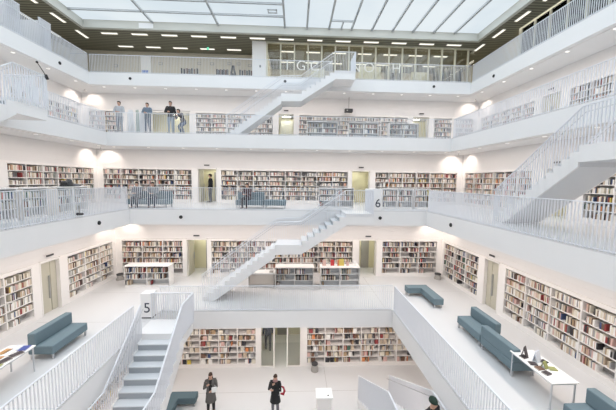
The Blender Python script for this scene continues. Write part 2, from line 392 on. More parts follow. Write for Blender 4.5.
island(-8.95, -8.45, 3.2, 4.15, 4, 'side', bays=1, pal='dark', fill=(.8, 1), label='narrow low bookcase behind the left level six railing, middle one')
island(-8.95, -8.45, 4.6, 6.2, 4, 'side', bays=2, pal='dark', fill=(.8, 1), label='low bookcase behind left level six railing with a black coat on it')

# ------------------------------------------------------------------ books into objects
cam_loc = Vector((0.6757, -6.8394, 5.4501)); yaw, pitch, roll, fpx = .0446, .0838, .0126, 287.37
cyw, syw, cp, sp = math.cos(yaw), math.sin(yaw), math.cos(pitch), math.sin(pitch)
F = Vector((syw*cp, cyw*cp, -sp)); R0 = Vector((cyw, -syw, 0)); U0 = R0.cross(F)
R = R0*math.cos(roll)+U0*math.sin(roll); U = -R0*math.sin(roll)+U0*math.cos(roll)
def inframe(p):
    v = Vector(p)-cam_loc; w = v.dot(F)
    if w < .1: return None
    return (308+fpx*v.dot(R)/w, 205-fpx*v.dot(U)/w, v.length)
ORD = ['first', 'second', 'third', 'fourth', 'fifth', 'sixth', 'seventh', 'eighth', 'ninth', 'tenth', 'eleventh', 'twelfth', 'thirteenth', 'fourteenth', 'fifteenth', 'sixteenth',
       'seventeenth', 'eighteenth', 'nineteenth', 'twentieth'] + ['twenty-'+x for x in ('first', 'second', 'third', 'fourth', 'fifth', 'sixth', 'seventh', 'eighth', 'ninth')] + ['thirtieth'] + ['thirty-'+x for x in ('first', 'second', 'third', 'fourth', 'fifth', 'sixth', 'seventh', 'eighth', 'ninth')]+['fortieth']*20
SHN = ['lowest', 'fifth', 'fourth', 'third', 'second', 'topmost']
cand = []
for i, (W, unit, bay, row, idx, n, b) in enumerate(BOOKS):
    if unit[0] == 5 and unit[1] in ('left', 'right') and unit[2] < 0:
        q = inframe(W((b[0]+b[1])/2, b[3], (b[4]+b[5])/2))
        if q and 3 < q[0] < 613 and 3 < q[1] < 407: cand.append(((b[1]-b[0])*(b[5]-b[4])/q[2]**2, i))
cand.sort(reverse=True)
single = set(i for _, i in cand[:300])
stuff = MB()
nb = 9
for i, (W, unit, bay, row, idx, n, b) in enumerate(BOOKS):
    u0, u1, d0, d1, z0, z1, c = b
    if i not in single:
        if unit[0] in (4, 5, 6, 7) and unit[1] == 'right' and unit[2] < 0 and W(0, 0, 0)[1] < -99: continue
        fbox(stuff, W, u0, u1, d0, d1, z0, z1, c); continue
    side = unit[1]
    m = MB()
    fbox(m, W, u0, u1, d1-.004, d1, z0, z1, 0)                       # spine
    fbox(m, W, u0, u0+.003, d0, d1-.004, z0, z1, 0); fbox(m, W, u1-.003, u1, d0, d1-.004, z0, z1, 0)   # boards
    fbox(m, W, u0+.003, u1-.003, d0+.006, d1-.004, z0+.004, z1-.005, 1)  # page block
    o = m.build('book', [BM[c], pagem], loc=W((u0+u1)/2, (d0+d1)/2, z0))
    k = idx if side == 'left' else n-1-idx
    nbay = (8-bay) if side == 'right' else bay
    bayw = ['first', 'second', 'third', 'fourth', 'fifth', 'sixth', 'seventh', 'eighth', 'ninth'][8-bay]
    tag(o, '%s book %s from left on %s shelf, %s bay before %s wall door' % (BOOKC[c][0], ORD[k], SHN[row], bayw, side), 'book', 'books in the near %s wall bookcase of level five' % side)
o = stuff.build('books', BM); tag(o, 'rows of books of many colours filling the white bookcases of all levels', 'books', None, 'stuff')

# ------------------------------------------------------------------ balustrades
SP = .09
def fins(mb, side, w, s0, s1, zfun0, zfun1, P, dep=.034, th=.011):
    n = max(1, int((s1-s0)/SP))
    for i in range(n+1):
        s = s0+(s1-s0)*i/n
        za, zb = zfun0(s), zfun1(s)
        p = P(s-th/2, w-dep/2, za); q = P(s+th/2, w+dep/2, zb)
        mb.box(p[0], q[0], p[1], q[1], za, zb)
def Pfun(side, a):   # s along the edge, w inwards over the void
    return {'back': lambda s, w, z: (s, a-w, z), 'left': lambda s, w, z: (-(a-w), s, z), 'right': lambda s, w, z: (a-w, -s, z)}[side]
def railing(level, side, y0, y1, label):
    a = A[level]; z = Z[level]; P = {'back': lambda s, w, zz: (s, a-w, zz), 'left': lambda s, w, zz: (-(a-w), s, zz), 'right': lambda s, w, zz: (a-w, s, zz)}[side]
    t = thing('railing', label, 'railing', P((y0+y1)/2, -.03, z))
    m = MB(); fins(m, side, -.03, y0+.02, y1-.02, lambda s: z+.002, lambda s: z+1.04, P); m.build('slat_panel', railm, t)
    m = MB(); p = P(y0, -.05, 0); q = P(y1, -.01, 0); m.box(p[0], q[0], p[1], q[1], z+1.045, z+1.07); m.build('handrail', railm, t)
    m = MB(); p = P(y0, -.05, 0); q = P(y1, -.01, 0); m.box(p[0], q[0], p[1], q[1], z+.03, z+.05); m.build('bottom_rail', railm, t)
railing(5, 'back', -4.85, 4.85, 'white slatted railing along the far edge of level five')
railing(5, 'left', -4.85, 3.05, 'white slatted railing along the left edge of level five, near part')
railing(5, 'right', -2.95, 4.8, 'white slatted railing along the right edge of level five')
railing(6, 'back', -7.27, 2.95, 'white slatted railing along far edge of level six, left of staircase head')
railing(6, 'back', 5.0, 7.27, 'white slatted railing along far edge of level six, right of number six')
railing(6, 'left', -6.4, 7.2, 'white slatted railing along the left edge of level six')
railing(6, 'right', -6.4, 7.2, 'white slatted railing along the right edge of level six')
railing(7, 'back', -9.68, 9.68, 'white slatted railing along the far edge of level seven')
railing(7, 'left', 4.2, 9.6, 'white slatted railing along left edge of level seven beyond the staircase')
railing(7, 'left', -5, 2.9, 'white slatted railing along left edge of level seven before the staircase')
railing(7, 'right', -2.9, 9.6, 'white slatted railing along the right edge of level seven')
railing(8, 'back', -12.1, 2.95, 'white slatted railing along far edge of top gallery, left part')
railing(8, 'back', 4.2, 12.1, 'white slatted railing along far edge of top gallery, right part')
railing(8, 'left', -5, 12.05, 'white slatted railing along the left edge of the top gallery')
railing(8, 'right', -5, 12.05, 'white slatted railing along the right edge of the top gallery')
for y0, y1, lb in ((7.1, 7.8, 'near'), (8.85, 9.5, 'far')):
    t = thing('screen_panel', 'tall slatted screen rising above the left top gallery railing, %s one' % lb, 'screen', (-12.2, (y0+y1)/2, 12))
    m = MB()
    for i in range(9):
        y = y0+(y1-y0)*i/8; m.box(-12.26, -12.2, y-.008, y+.008, 12.002, 13.42)
    m.build('slat_panel', railm, t)
    m = MB(); m.box(-12.27, -12.19, y0-.02, y1+.02, 13.42, 13.45); m.build('top_rail', railm, t)
    m = MB(); m.box(-13.4, -12.3, y0, y0+.03, 12.002, 13.3); m.build('side_panel', railm, t)

# ------------------------------------------------------------------ staircases
def staircase(zb, a, side, label, n1=14, land=2.545, n2=8, foot=-3.44, l0=-.21, l1=1.0, top=2.95, end=4.18, w0=.15, w1=1.40, end_rail=True, grab=True):
    P = Pfun(side, a); zt = zb+4.0; zl = zb+land
    t = thing('staircase', label, 'staircase', P(foot, (w0+w1)/2, zb))
    fn = lambda s, z, w: P(s, w, z)
    t1 = (l0-foot)/(n1-1); r1 = land/n1
    t2 = (top-l1)/(n2-1); r2 = (4-land)/n2
    TH = .42
    def flight(s0, z0, tr, ri, n):
        for i in range(n-1):
            a0, a1 = s0+i*tr, s0+(i+1)*tr; zz = z0+(i+1)*ri
            lo = lambda s: max(zb, z0+ri*(s-s0)/tr-TH+.05)
            m = MB(); m.prism([(a0, lo(a0)), (a1, lo(a1)), (a1, zz), (a0-.02, zz), (a0-.02, zz-.03), (a0, zz-.03)], fn, w0, w1); st = m.build('step', stepm, t)
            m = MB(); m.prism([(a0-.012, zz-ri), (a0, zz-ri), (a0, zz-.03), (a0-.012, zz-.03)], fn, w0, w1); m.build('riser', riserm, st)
    flight(foot, zb, t1, r1, n1); flight(l1, zl, t2, r2, n2)
    m = MB(); m.prism([(l0, zl-TH), (l1, zl-TH+.03), (l1, zl), (l0, zl)], fn, w0, w1); m.build('landing', [stepm], t)
    m = MB(); m.prism([(top, zt-.5), (end, zt-.5), (end, zt), (top, zt)], fn, 0, w1); m.build('top_landing', [white], t)
    # white cheeks closing the zigzag on both sides
    for w, nm in ((w0-.025, 'stringer'), (w1+.025, 'stringer')):
        pl = []
        def zig(s0, z0, tr, ri, n):
            r = []
            for i in range(n): r += [(s0+i*tr, z0+i*ri+.0), (s0+i*tr, z0+(i+1)*ri+.04)]
            return r
        up = zig(foot, zb, t1, r1, n1)+zig(l1, zl+.0, t2, r2, n2)
        up = [p for i, p in enumerate(up) if i == 0 or p != up[i-1]]
        m = MB()
        # quads per tread keep the outline convex
        def cheek(s0, z0, tr, ri, n):
            for i in range(n-1):
                a0, a1 = s0+i*tr-.01, s0+(i+1)*tr; zz = z0+(i+1)*ri+.03
                lo = lambda s: max(zb, z0+ri*(s-s0)/tr-TH+.05)
                m.prism([(a0, lo(a0)), (a1, lo(a1)), (a1, zz), (a0, zz)], fn, w-.025, w+.025)
        cheek(foot, zb, t1, r1, n1); cheek(l1, zl, t2, r2, n2)
        m.prism([(l0-.01, zl-TH), (l1, zl-TH+.03), (l1, zl+.03), (l0-.01, zl+.03)], fn, w-.025, w+.025)
        m.build(nm, white, t)
    def nose(s):
        if s < l0: return zb+land*min(1, max(0, (s-foot+t1)/(l0-foot+t1)))
        if s < l1-.05: return zl
        if s < top: return zl+(4-land)*min(1, (s-l1+.05+t2*.2)/(top-l1+.05+t2*.2))
        return zt
    H_ = 1.04
    for w in (w0-.03, w1+.03):
        e = top if w < .5 else end
        bal = MB(); fins(bal, side, w, foot, e, lambda s: nose(s)-.12, lambda s: nose(s)+H_, P); b = bal.build('balustrade', railm, t)
        m = MB(); pts = [foot-.05, l0, l1-.05, top, e]
        for s0, s1 in zip(pts[:-1], pts[1:]):
            if s1-s0 < .01: continue
            za, zc = nose(s0)+H_, nose(s1)+H_
            m.prism([(s0, za), (s1, zc), (s1, zc+.028), (s0, za+.028)], fn, w-.022, w+.022)
        h = m.build('handrail', railm, b)
    if end_rail:
        m = MB()
        n = int((w1-.0)/SP)
        for i in range(n+1):
            w = .02+(w1-.0)*i/n; p = P(end-.05, w-.007, zt); q = P(end, w+.007, zt); m.box(p[0], q[0], p[1], q[1], zt, zt+H_)
        b = m.build('end_balustrade', railm, t)
        m = MB(); p = P(end-.055, 0, 0); q = P(end+.005, w1+.05, 0); m.box(p[0], q[0], p[1], q[1], zt+H_, zt+H_+.035); m.build('handrail', railm, b)
    if grab:
        for w in (w0+.05, w1-.05):
            m = MB(); pts = [P(s, w, nose(s)+.9) for s in (foot-.05, l0, l1-.05, top)]; m.tube(pts, .012, 6); m.build('grab_rail', chrome, t)
    return t
staircase(-4, A[5], 'left', 'white staircase rising from ground floor to number five marker', n1=13, land=2.30, n2=8, foot=-4.57, l0=-.95, l1=1.1, top=3.12, end=4.2, w0=.2, w1=1.57)
staircase(-4, A[5], 'right', 'white staircase at lower right with a person in green beanie on it', n1=13, land=2.30, n2=8, foot=-4.6, l0=-.93, l1=.2, top=2.9, end=4.15)
staircase(0, A[6], 'back', 'white staircase rising from level five to the far side of level six')
staircase(4, A[7], 'right', 'white staircase rising along the right side from level six to seven', land=2.46, foot=-3.75, l0=-.62, l1=.7)
staircase(4, A[7], 'left', 'white staircase arriving at the left side of level seven')
staircase(8, A[8], 'back', 'white staircase rising from level seven to the top gallery')

# ------------------------------------------------------------------ number markers
def text(name, body, size, loc, rot, m, parent, ex=.003):
    c = bpy.data.curves.new(name, 'FONT'); c.body = body; c.size = size; c.extrude = ex; c.align_x = 'CENTER'; c.align_y = 'CENTER'
    tmp = bpy.data.objects.new('tmp', c); COL.objects.link(tmp)
    me = bpy.data.meshes.new_from_object(tmp.evaluated_get(bpy.context.evaluated_depsgraph_get())); bpy.data.objects.remove(tmp)
    me.materials.clear(); me.materials.append(m)
    o = bpy.data.objects.new(name, me); COL.objects.link(o); o.location = loc; o.rotation_euler = rot
    if parent is not None: attach(o, parent)
    return o
t = thing('number_marker', 'white box with number five at the head of the near left staircase', 'marker', (-5.08, 4.45, 0))
m = MB(); m.box(-5.31, -4.86, 4.25, 4.66, .05, 1.0); m.build('body', white, t, bevel=.01)
m = MB(); m.box(-5.29, -4.88, 4.27, 4.64, 0, .05); m.build('plinth', darkm, t)
text('number_five', '5', .56, (-5.06, 4.243, .42), (math.pi/2, 0, 0), inkm, t)
t = thing('number_marker', 'white box with number six at the head of the middle staircase', 'marker', (4.62, 7.48, 4))
m = MB(); m.box(4.24, 4.98, 7.3, 7.66, 4.0, 5.1); m.build('body', white, t, bevel=.01)
text('number_six', '6', .6, (4.80, 7.295, 4.36), (math.pi/2, 0, 0), inkm, t)

# ------------------------------------------------------------------ dots on slab edges
def dot(p, axis, lb):
    m = MB(); p = Vector(p); d = Vector(axis)
    m.tube([p, p+d*.03], .085, 14); m.tube([p+d*.03, p+d*.05], .06, 14)
    tag(m.build('edge_speaker', blackm, loc=tuple(p)), lb, 'speaker')
dot((-12.12, 9.86, 11.63), (1, 0, 0), 'small black round fitting on the left edge of the top gallery')
dot((-9.66, 12.12, 11.66), (0, -1, 0), 'small black round fitting on far top gallery edge, leftmost')
dot((-.04, 12.12, 11.75), (0, -1, 0), 'small black round fitting on far top gallery edge above the staircase')
dot((9.64, 12.12, 11.68), (0, -1, 0), 'small black round fitting on far top gallery edge, rightmost')
dot((12.12, 9.92, 11.65), (-1, 0, 0), 'small black round fitting on the right edge of the top gallery')
dot((-7.29, 5.1, 3.64), (1, 0, 0), 'small black round fitting on the left edge of level six')
dot((-4.87, 7.29, 3.62), (0, -1, 0), 'small black round fitting on far level six edge, left one')
dot((4.93, 7.29, 3.64), (0, -1, 0), 'small black round fitting on far level six edge below number six')
dot((7.29, 4.97, 3.66), (-1, 0, 0), 'small black round fitting on the right edge of level six')

# ------------------------------------------------------------------ furniture
def sofa(cx, cy, z, L=1.4, D=.78, rz=0, label='', back=True, H=.8, seath=.44, name='sofa', group=None):
    t = thing(name, label, 'sofa' if back else 'bench', (cx, cy, z), rz, group)
    def P_(nm, *b, m=sofam, bev=.03):
        q = MB(); q.box(*b); o = q.build(nm, m, bevel=bev); o.parent = t; return o
    P_('seat', -D/2+.0, D/2, -L/2, L/2, .17, seath)
    if back: P_('backrest', -D/2, -D/2+.22, -L/2, L/2, seath, H)
    for sx in (-1, 1):
        for sy in (-1, 1):
            x, y = sx*(D/2-.05), sy*(L/2-.06); P_('leg', x-.022, x+.022, y-.022, y+.022, 0, .17, m=chrome, bev=.004)
    return t
sofa(-6.88, 2.4, 0, 1.45, .72, 0, 'blue grey sofa with backrest on left side of level five', H=.82)
sofa(7.2, 2.72, 0, 1.35, .72, math.pi, 'farther blue grey sofa on right side of level five, seat facing the hall', H=.8)
sofa(7.18, 1.28, 0, 1.42, .72, 0, 'blue grey sofa back to the hall, touching the white table', H=.8)
sofa(7.24, -1.62, 0, 1.45, .74, math.pi, 'blue grey sofa cut by the bottom right corner', H=.8)
t = thing('corner_bench', 'L-shaped blue grey bench on far right of level five', 'bench', (6.75, 5.9, 0))
m = MB(); m.prism([(6.08, 6.24), (6.72, 6.24), (6.72, 4.95), (7.15, 4.95), (7.15, 6.68), (6.08, 6.68)], lambda x, y, z: (x, y, z), .15, .43); m.build('seat', sofam, t, bevel=.02)
for x, y in ((6.14, 6.30), (6.14, 6.62), (7.08, 6.62), (6.78, 5.01), (7.09, 5.01)):
    m = MB(); m.box(x-.02, x+.02, y-.02, y+.02, 0, .15); m.build('leg', chrome, t)
t = thing('corner_bench', 'grey bench on the ground floor at the foot of far left', 'bench', (-3.9, 4.6, -4)); t['label'] = 'L-shaped grey bench on ground floor beside the woman in grey coat'
m = MB(); m.prism([(-4.5, 4.95), (-4.5, 3.2), (-4.1, 3.2), (-4.1, 4.55), (-3.4, 4.55), (-3.4, 4.95)][::-1], lambda x, y, z: (x, y, z), -3.85, -3.58); m.build('seat', mat('dark_teal_wool', (.09, .14, .165), .9), t, bevel=.02)
for x, y in ((-4.44, 4.89), (-4.44, 3.26), (-4.16, 3.26), (-3.46, 4.61), (-3.46, 4.89)):
    m = MB(); m.box(x-.02, x+.02, y-.02, y+.02, -4, -3.85); m.build('leg', chrome, t)
def table(x0, x1, y0, y1, z, label):
    t = thing('display_table', label, 'table', ((x0+x1)/2, (y0+y1)/2, z))
    m = MB(); m.box(x0, x1, y0, y1, z+.72, z+.745); m.build('tabletop', tablem, t, bevel=.004)
    m = MB()
    for a, b, c, d in ((x0+.03, x1-.03, y0+.03, y0+.06), (x0+.03, x1-.03, y1-.06, y1-.03), (x0+.03, x0+.06, y0+.06, y1-.06), (x1-.06, x1-.03, y0+.06, y1-.06)): m.box(a, b, c, d, z+.68, z+.72)
    m.build('apron', chrome, t)
    for x in (x0+.05, x1-.05):
        for y in (y0+.05, y1-.05):
            m = MB(); m.tube([(x, y, z), (x, y, z+.68)], .02, 8); m.build('leg', chrome, t)
table(6.78, 7.46, -.68, .66, 0, 'white display table with steel legs on right side of level five')
table(-7.3, -6.58, -.5, 1.22, 0, 'white display table with books cut by the left edge')
def lying(x, y, z, w, d, h, rz, c, label, grp, name='book'):
    m = MB(); m.box(-w/2, w/2, -d/2, d/2, 0, .003, 0); m.box(-w/2, w/2, -d/2, d/2, h-.003, h, 0); m.box(-w/2, -w/2+.003, -d/2, d/2, .003, h-.003, 0)
    m.box(-w/2+.003, w/2-.004, -d/2+.004, d/2-.004, .003, h-.003, 1)
    o = m.build(name, [c, pagem]); o.location = (x, y, z); o.rotation_euler = (0, 0, rz); tag(o, label, 'book', grp); return o
dk = mat('dark_jacket_cover', (.05, .04, .045), .5); bl = mat('blue_cover', (.05, .08, .30), .5); og = mat('ochre_cover', (.45, .25, .10), .5); gn = mat('olive_cover', (.30, .32, .12), .5); lb_ = mat('pale_blue_cover', (.65, .70, .78), .5)
G1 = 'books lying on the right display table'
zt_ = .746
for x, y, c, lb in ((6.92, .34, dk, 'flat dark book nearest the far end of right display table'), (6.93, .05, dk, 'flat black book near left edge of right display table'),
                    (6.94, -.14, BM[5], 'small flat brown book in middle of right display table'), (6.96, -.33, dk, 'flat dark book nearest the front of right display table'),
                    (7.26, -.17, gn, 'flat olive book on the right edge of right display table'), (7.28, .12, BM[4], 'small dark book behind the standing white display')):
    lying(x, y, zt_, .14, .18, .025, rnd.uniform(-.3, .3)+math.pi/2, c, lb, G1)
def standing(x, y, z, w, h, rz, c, lb, grp='books propped upright on display tables'):
    t = thing('propped_book', lb, 'book', (x, y, z), rz, grp)
    m = MB()
    m.prism([(0, 0), (.02, 0), (.09, h), (.07, h)], lambda a, b, s: (s, a, b), -w/2, w/2, 0); m.prism([(.13, 0), (.14, 0), (.085, h*.9), (.075, h*.9)], lambda a, b, s: (s, a, b), -w/2+.02, w/2-.02, 0)
    o = m.build('cover', c); o.parent = t; return t
standing(7.02, .33, zt_, .17, .26, 2.2-math.pi/2, dk, 'dark book propped upright near far end of right table')
standing(7.16, .1, zt_, .2, .28, 2.0-math.pi/2, lb_, 'pale blue white book propped upright on right table')
standing(7.14, -.16, zt_, .13, .16, 2.0-math.pi/2, gn, 'small olive book propped upright on right table')
G2 = 'books lying on the left display table'
for x, y, c, lb in ((-6.74, 1.05, bl, 'blue book at the far end of left display table'), (-6.95, 1.08, lb_, 'pale blue book beside the blue book on left table'), (-6.7, .78, dk, 'dark book on the left display table beside the blue book'),
                    (-6.95, .82, BM[1], 'white book in the middle of left display table'), (-6.75, .50, dk, 'black magazine near the front of left display table'), (-7.0, .55, og, 'ochre book on the left display table'),
                    (-7.1, .9, og, 'brown orange book at the back of left display table'), (-6.7, .22, gn, 'olive green magazine at the left picture edge on table'), (-6.95, .28, BM[0], 'cream book at the left picture edge on table')):
    lying(x, y, zt_, .19, .26, .02, rnd.uniform(-.4, .4), c, lb, G2)
# counter on level five
t = thing('service_counter', 'white service counter under the staircase on level five', 'counter', (-1, 7.8, 0))
m = MB(); m.box(-1.68, -.33, 7.5, 8.15, .68, .74); m.build('worktop', tablem, t); m = MB(); m.box(-1.64, -.35, 7.6, 7.64, .12, .68); m.build('front_panel', mat('cream_panel', (.72, .66, .60), .5), t)
for x in (-1.66, -.39):
    m = MB(); m.box(x, x+.03, 7.52, 8.12, 0, .68); m.build('side_panel', greypan, t)
m = MB(); m.box(-.62, -.42, 7.6, 7.85, .741, .78); tag(m.build('card_reader', greypan), 'small grey device on the white service counter', 'device')
# colourful items on the low bookcase
for x, c, h, lb, dims in ((2.2, BM[8], .24, 'pink', .1), (2.62, BM[13], .26, 'red', .1), (2.95, BM[10], .24, 'orange', .07), (3.1, BM[12], .3, 'yellow', .13), (3.42, BM[8], .16, 'pale pink', .07), (3.8, BM[1], .2, 'white', .08)):
    t = standing(x, 7.6, 1.101, dims*1.9, h*1.15, 0, c, '%s book propped upright on the low bookcase of level five' % lb, 'books on top of the low bookcase')
# baskets / stools in the corners
for x, y, lb in ((-8.75, 8.75, 'left'), (8.78, 8.72, 'right')):
    t = thing('step_stool', 'small round grey step stool in the far %s corner of level five' % lb, 'stool', (x, y, 0))
    m = MB(); m.rings([(x, y, 0, .2, .2), (x, y, .08, .2, .2), (x, y, .1, .16, .16), (x, y, .26, .14, .14)], 18); m.build('base', greypan, t)
    m = MB(); m.rings([(x, y, .26, .17, .17), (x, y, .32, .17, .17), (x, y, .33, .15, .15)], 18); m.build('top', darkm, t)
# level four kiosk
t = thing('kiosk', 'white pedestal with bright top on the ground floor', 'pedestal', (1.87, 3.83, -4))
m = MB(); m.box(1.6, 2.15, 3.58, 4.07, -4, -2.95); m.build('body', shelfm, t); m = MB(); m.box(1.56, 2.2, 3.55, 4.1, -2.95, -2.9); m.build('top', tablem, t)
m = MB(); m.box(2.0, 2.06, 3.66, 3.7, -2.9, -2.885); m.build('button', darkm, t)
# left-over bits on the ground floor shelves: stool
t = thing('step_stool', 'small grey step stool before the right ground floor bookcase', 'stool', (1.72, 6.75, -4))
m = MB(); m.rings([(1.72, 6.75, -4, .18, .18), (1.72, 6.75, -3.9, .18, .18), (1.72, 6.75, -3.66, .13, .13)], 16); m.build('base', greypan, t)
m = MB(); m.rings([(1.72, 6.75, -3.66, .16, .16), (1.72, 6.75, -3.6, .16, .16)], 16); m.build('top', darkm, t)
# glazed entrance, level four
W4 = frame('back', B[4]); mb = MB()
for x in (-1.03, -.36, .31, .98): mb.box(x, x+.06, 7.06, 7.16, -4, -1.85)
mb.box(-1.03, 1.04, 7.06, 7.16, -1.9, -1.83); mb.box(-.97, -.36, 7.08, 7.14, -4, -3.93); mb.box(.37, .98, 7.08, 7.14, -4, -3.93)
d4 = struct('door_20', mb, shelfm, label='glazed ground floor entrance with two side panes', cat='door')
for x0, x1 in ((-.97, -.36), (.37, .98)):
    m = MB(); m.box(x0, x1, 7.10, 7.11, -3.93, -1.9); m.build('pane', glassm, d4)
mb = MB(); mb.box(-1.7, 1.7, 10.2, 10.3, -4, -1.6); mb.box(-1.75, -1.65, 7.53, 10.2, -4, -1.6); mb.box(1.65, 1.75, 7.53, 10.2, -4, -1.6); mb.box(-1.75, 1.75, 7.53, 10.3, -1.75, -1.65, 1); mb.box(-1.7, 1.7, 9.3, 10.2, -4.05, -3.999, 1)
vb = struct('wall_lobby', mb, [yellowm, white], label='yellow green lobby walls behind the ground floor entrance', cat='wall')
m = MB(); m.box(-.4, .4, 8.0, 8.3, -1.77, -1.75); m.build('added_glow_panel', doorglowm, vb)  # same added glow, brightens the lobby
m = MB(); m.box(-.35, .3, 10.15, 10.2, -4, -2.2); m.build('inner_door', greypan, vb)
# projector on level seven wall
t = thing('projector', 'black projector box hanging above the far level seven bookcases', 'projector', (4.32, 13.2, 10.5))
m = MB(); m.box(4.05, 4.6, 13.3, 13.6, 10.22, 10.45); m.build('body', blackm, t, bevel=.02); m = MB(); m.tube([(4.33, 13.45, 10.45), (4.33, 13.45, 11.25)], .02, 8); m.build('ceiling_rod', greypan, t)
m = MB(); m.tube([(4.2, 13.3, 10.33), (4.2, 13.26, 10.33)], .05, 12); m.build('lens', greypan, t)
# camera boom on the left level seven landing
t = thing('spotlight_arm', 'black spotlight on a slanted arm above the left level seven railing', 'spotlight', (-8.25, 4.2, 9.0))
m = MB(); m.tube([(-8.25, 4.18, 9.05), (-8.3, 3.9, 9.42)], .012, 8); m.build('arm', blackm, t); m = MB(); m.tube([(-8.25, 4.14, 9.10), (-8.25, 4.22, 8.96)], .05, 12); m.build('clamp', blackm, t)
m = MB(); m.ball((-8.3, 3.89, 9.43), .04); m.build('lamp_head', blackm, t)
t = thing('spotlight_arm', 'small dark spotlight fixed outside the left level six railing', 'spotlight', (-7.2, 4.0, 4.2))
m = MB(); m.tube([(-7.26, 3.95, 4.1), (-7.2, 3.95, 4.1), (-7.2, 3.95, 4.45)], .018, 8); m.build('arm', greypan, t); m = MB(); m.tube([(-7.2, 3.85, 4.15), (-7.2, 4.1, 4.12)], .05, 10); m.build('lamp_head', darkm, t)

# ------------------------------------------------------------------ people
def person(label, loc, rz, top=(.1, .1, .1), hem=.85, legs=(.05, .05, .06), hair=(.03, .02, .015), long_hair=False, J=None, s=1.0, skirt=0.0, shoes=(.03, .03, .03), hat=None, extras=None):
    j = dict(pelvis=(0, 0, .93), spine=(0, 0, 1.12), chest=(0, 0, 1.30), neck=(0, 0, 1.46), head=(0, .02, 1.60),
             sl=(-.17, 0, 1.40), sr=(.17, 0, 1.40), el=(-.23, -.02, 1.13), er=(.23, -.02, 1.13), wl=(-.24, .07, .89), wr=(.24, .07, .89),
             hl=(-.09, 0, .90), hr=(.09, 0, .90), kl=(-.10, .02, .50), kr=(.10, .02, .50), al=(-.11, -.01, .09), ar=(.11, -.01, .09), tl=(-.13, .14, .03), tr=(.13, .14, .03))
    if J: j.update(J)
    rad = dict(pelvis=.12, spine=.11, chest=.125, neck=.05, head=.06, sl=.055, sr=.055, el=.04, er=.04, wl=.027, wr=.027, hl=.085, hr=.085, kl=.055, kr=.055, al=.036, ar=.036, tl=.03, tr=.03)
    V = {k: Vector(v)*s for k, v in j.items()}
    names = list(V); verts = [V[k] for k in names]; rr = [rad[k]*s for k in names]
    ix = {k: i for i, k in enumerate(names)}
    E_ = [('pelvis', 'spine'), ('spine', 'chest'), ('chest', 'neck'), ('neck', 'head'), ('chest', 'sl'), ('chest', 'sr'), ('sl', 'el'), ('sr', 'er'), ('el', 'wl'), ('er', 'wr'),
          ('pelvis', 'hl'), ('pelvis', 'hr'), ('hl', 'kl'), ('hr', 'kr'), ('kl', 'al'), ('kr', 'ar'), ('al', 'tl'), ('ar', 'tr')]
    edges = [(ix[a], ix[b]) for a, b in E_]
    for e, w in (('el', 'wl'), ('er', 'wr')):     # hand: palm and five fingers
        d = (V[w]-V[e]).normalized(); side = d.cross(Vector((0, 1, 0)) if abs(d.y) < .8 else Vector((0, 0, 1))).normalized(); nrm = d.cross(side)
        pi = len(verts); verts.append(V[w]+d*.05*s); rr.append(.026*s); edges.append((ix[w], pi))
        for q, (off, ln) in enumerate(((-.03, .075), (-.01, .085), (.01, .08), (.03, .065))):
            k1 = len(verts); verts.append(V[w]+(d*.09+side*off)*s); rr.append(.009*s); verts.append(V[w]+(d*(.09+ln*.7)+side*off+nrm*.02)*s); rr.append(.007*s); edges += [(pi, k1), (k1, k1+1)]
        k1 = len(verts); verts.append(V[w]+(d*.05-side*.05)*s); rr.append(.010*s); verts.append(V[w]+(d*.085-side*.06)*s); rr.append(.008*s); edges += [(ix[w], k1), (k1, k1+1)]
    me = bpy.data.meshes.new('tmp'); me.from_pydata([tuple(v) for v in verts], edges, [])
    tmp = bpy.data.objects.new('tmp', me); COL.objects.link(tmp)
    sk = tmp.modifiers.new('skin', 'SKIN'); tmp.modifiers.new('sub', 'SUBSURF').levels = 1
    if me.skin_vertices:
        for i, v in enumerate(me.skin_vertices[0].data): v.radius = (rr[i], rr[i]); v.use_root = (i == 0)
    dg = bpy.context.evaluated_depsgraph_get(); ev = tmp.evaluated_get(dg).to_mesh()
    mbx = MB(); mbx.v = [tuple(v.co) for v in ev.vertices]; mbx.f = [tuple(p.vertices) for p in ev.polygons]; mbx.m = [0]*len(mbx.f)
    bpy.data.objects.remove(tmp)
    h = V['head']; up = (V['head']-V['neck']).normalized()
    c = h+Vector((0, .005, 0))*s
    mbx.rings([(c.x, c.y+.01*s, c.z-.105*s, .028*s, .035*s), (c.x, c.y+.012*s, c.z-.085*s, .05*s, .06*s), (c.x, c.y, c.z-.03*s, .068*s, .082*s), (c.x, c.y, c.z+.03*s, .073*s, .092*s), (c.x, c.y-.005*s, c.z+.08*s, .06*s, .075*s), (c.x, c.y-.005*s, c.z+.112*s, .02*s, .03*s)], 14, 0)
    mbx.ball((c.x, c.y+.088*s, c.z-.02*s), (.011*s, .016*s, .02*s), 6, 0, 4)
    for e in (-1, 1):
        mbx.ball((c.x+e*.028*s, c.y+.081*s, c.z+.012*s), (.011*s, .006*s, .006*s), 6, 1, 4); mbx.ball((c.x+e*.074*s, c.y, c.z-.005*s), (.009*s, .018*s, .028*s), 6, 0, 4)
    mbx.ball((c.x, c.y+.078*s, c.z-.055*s), (.02*s, .006*s, .005*s), 6, 2, 4)
    t = thing('person', label, 'person', loc, rz)
    o = mbx.build('body', [skinm, blackm, mat('lips', (.4, .15, .13), .5)], smooth=True); o.parent = t
    def M_(nm, col): return mat(nm+'_%02x%02x%02x' % tuple(int(c*255) for c in col), col, .85, noise=.15, scale=25)
    # trousers
    q = MB(); hp = V['pelvis']
    q.rings([(hp.x, hp.y, hp.z-.12*s, .15*s, .105*s), (hp.x, hp.y, hp.z, .165*s, .125*s), (hp.x, hp.y, hp.z+.1*s, .14*s, .11*s)], 14)
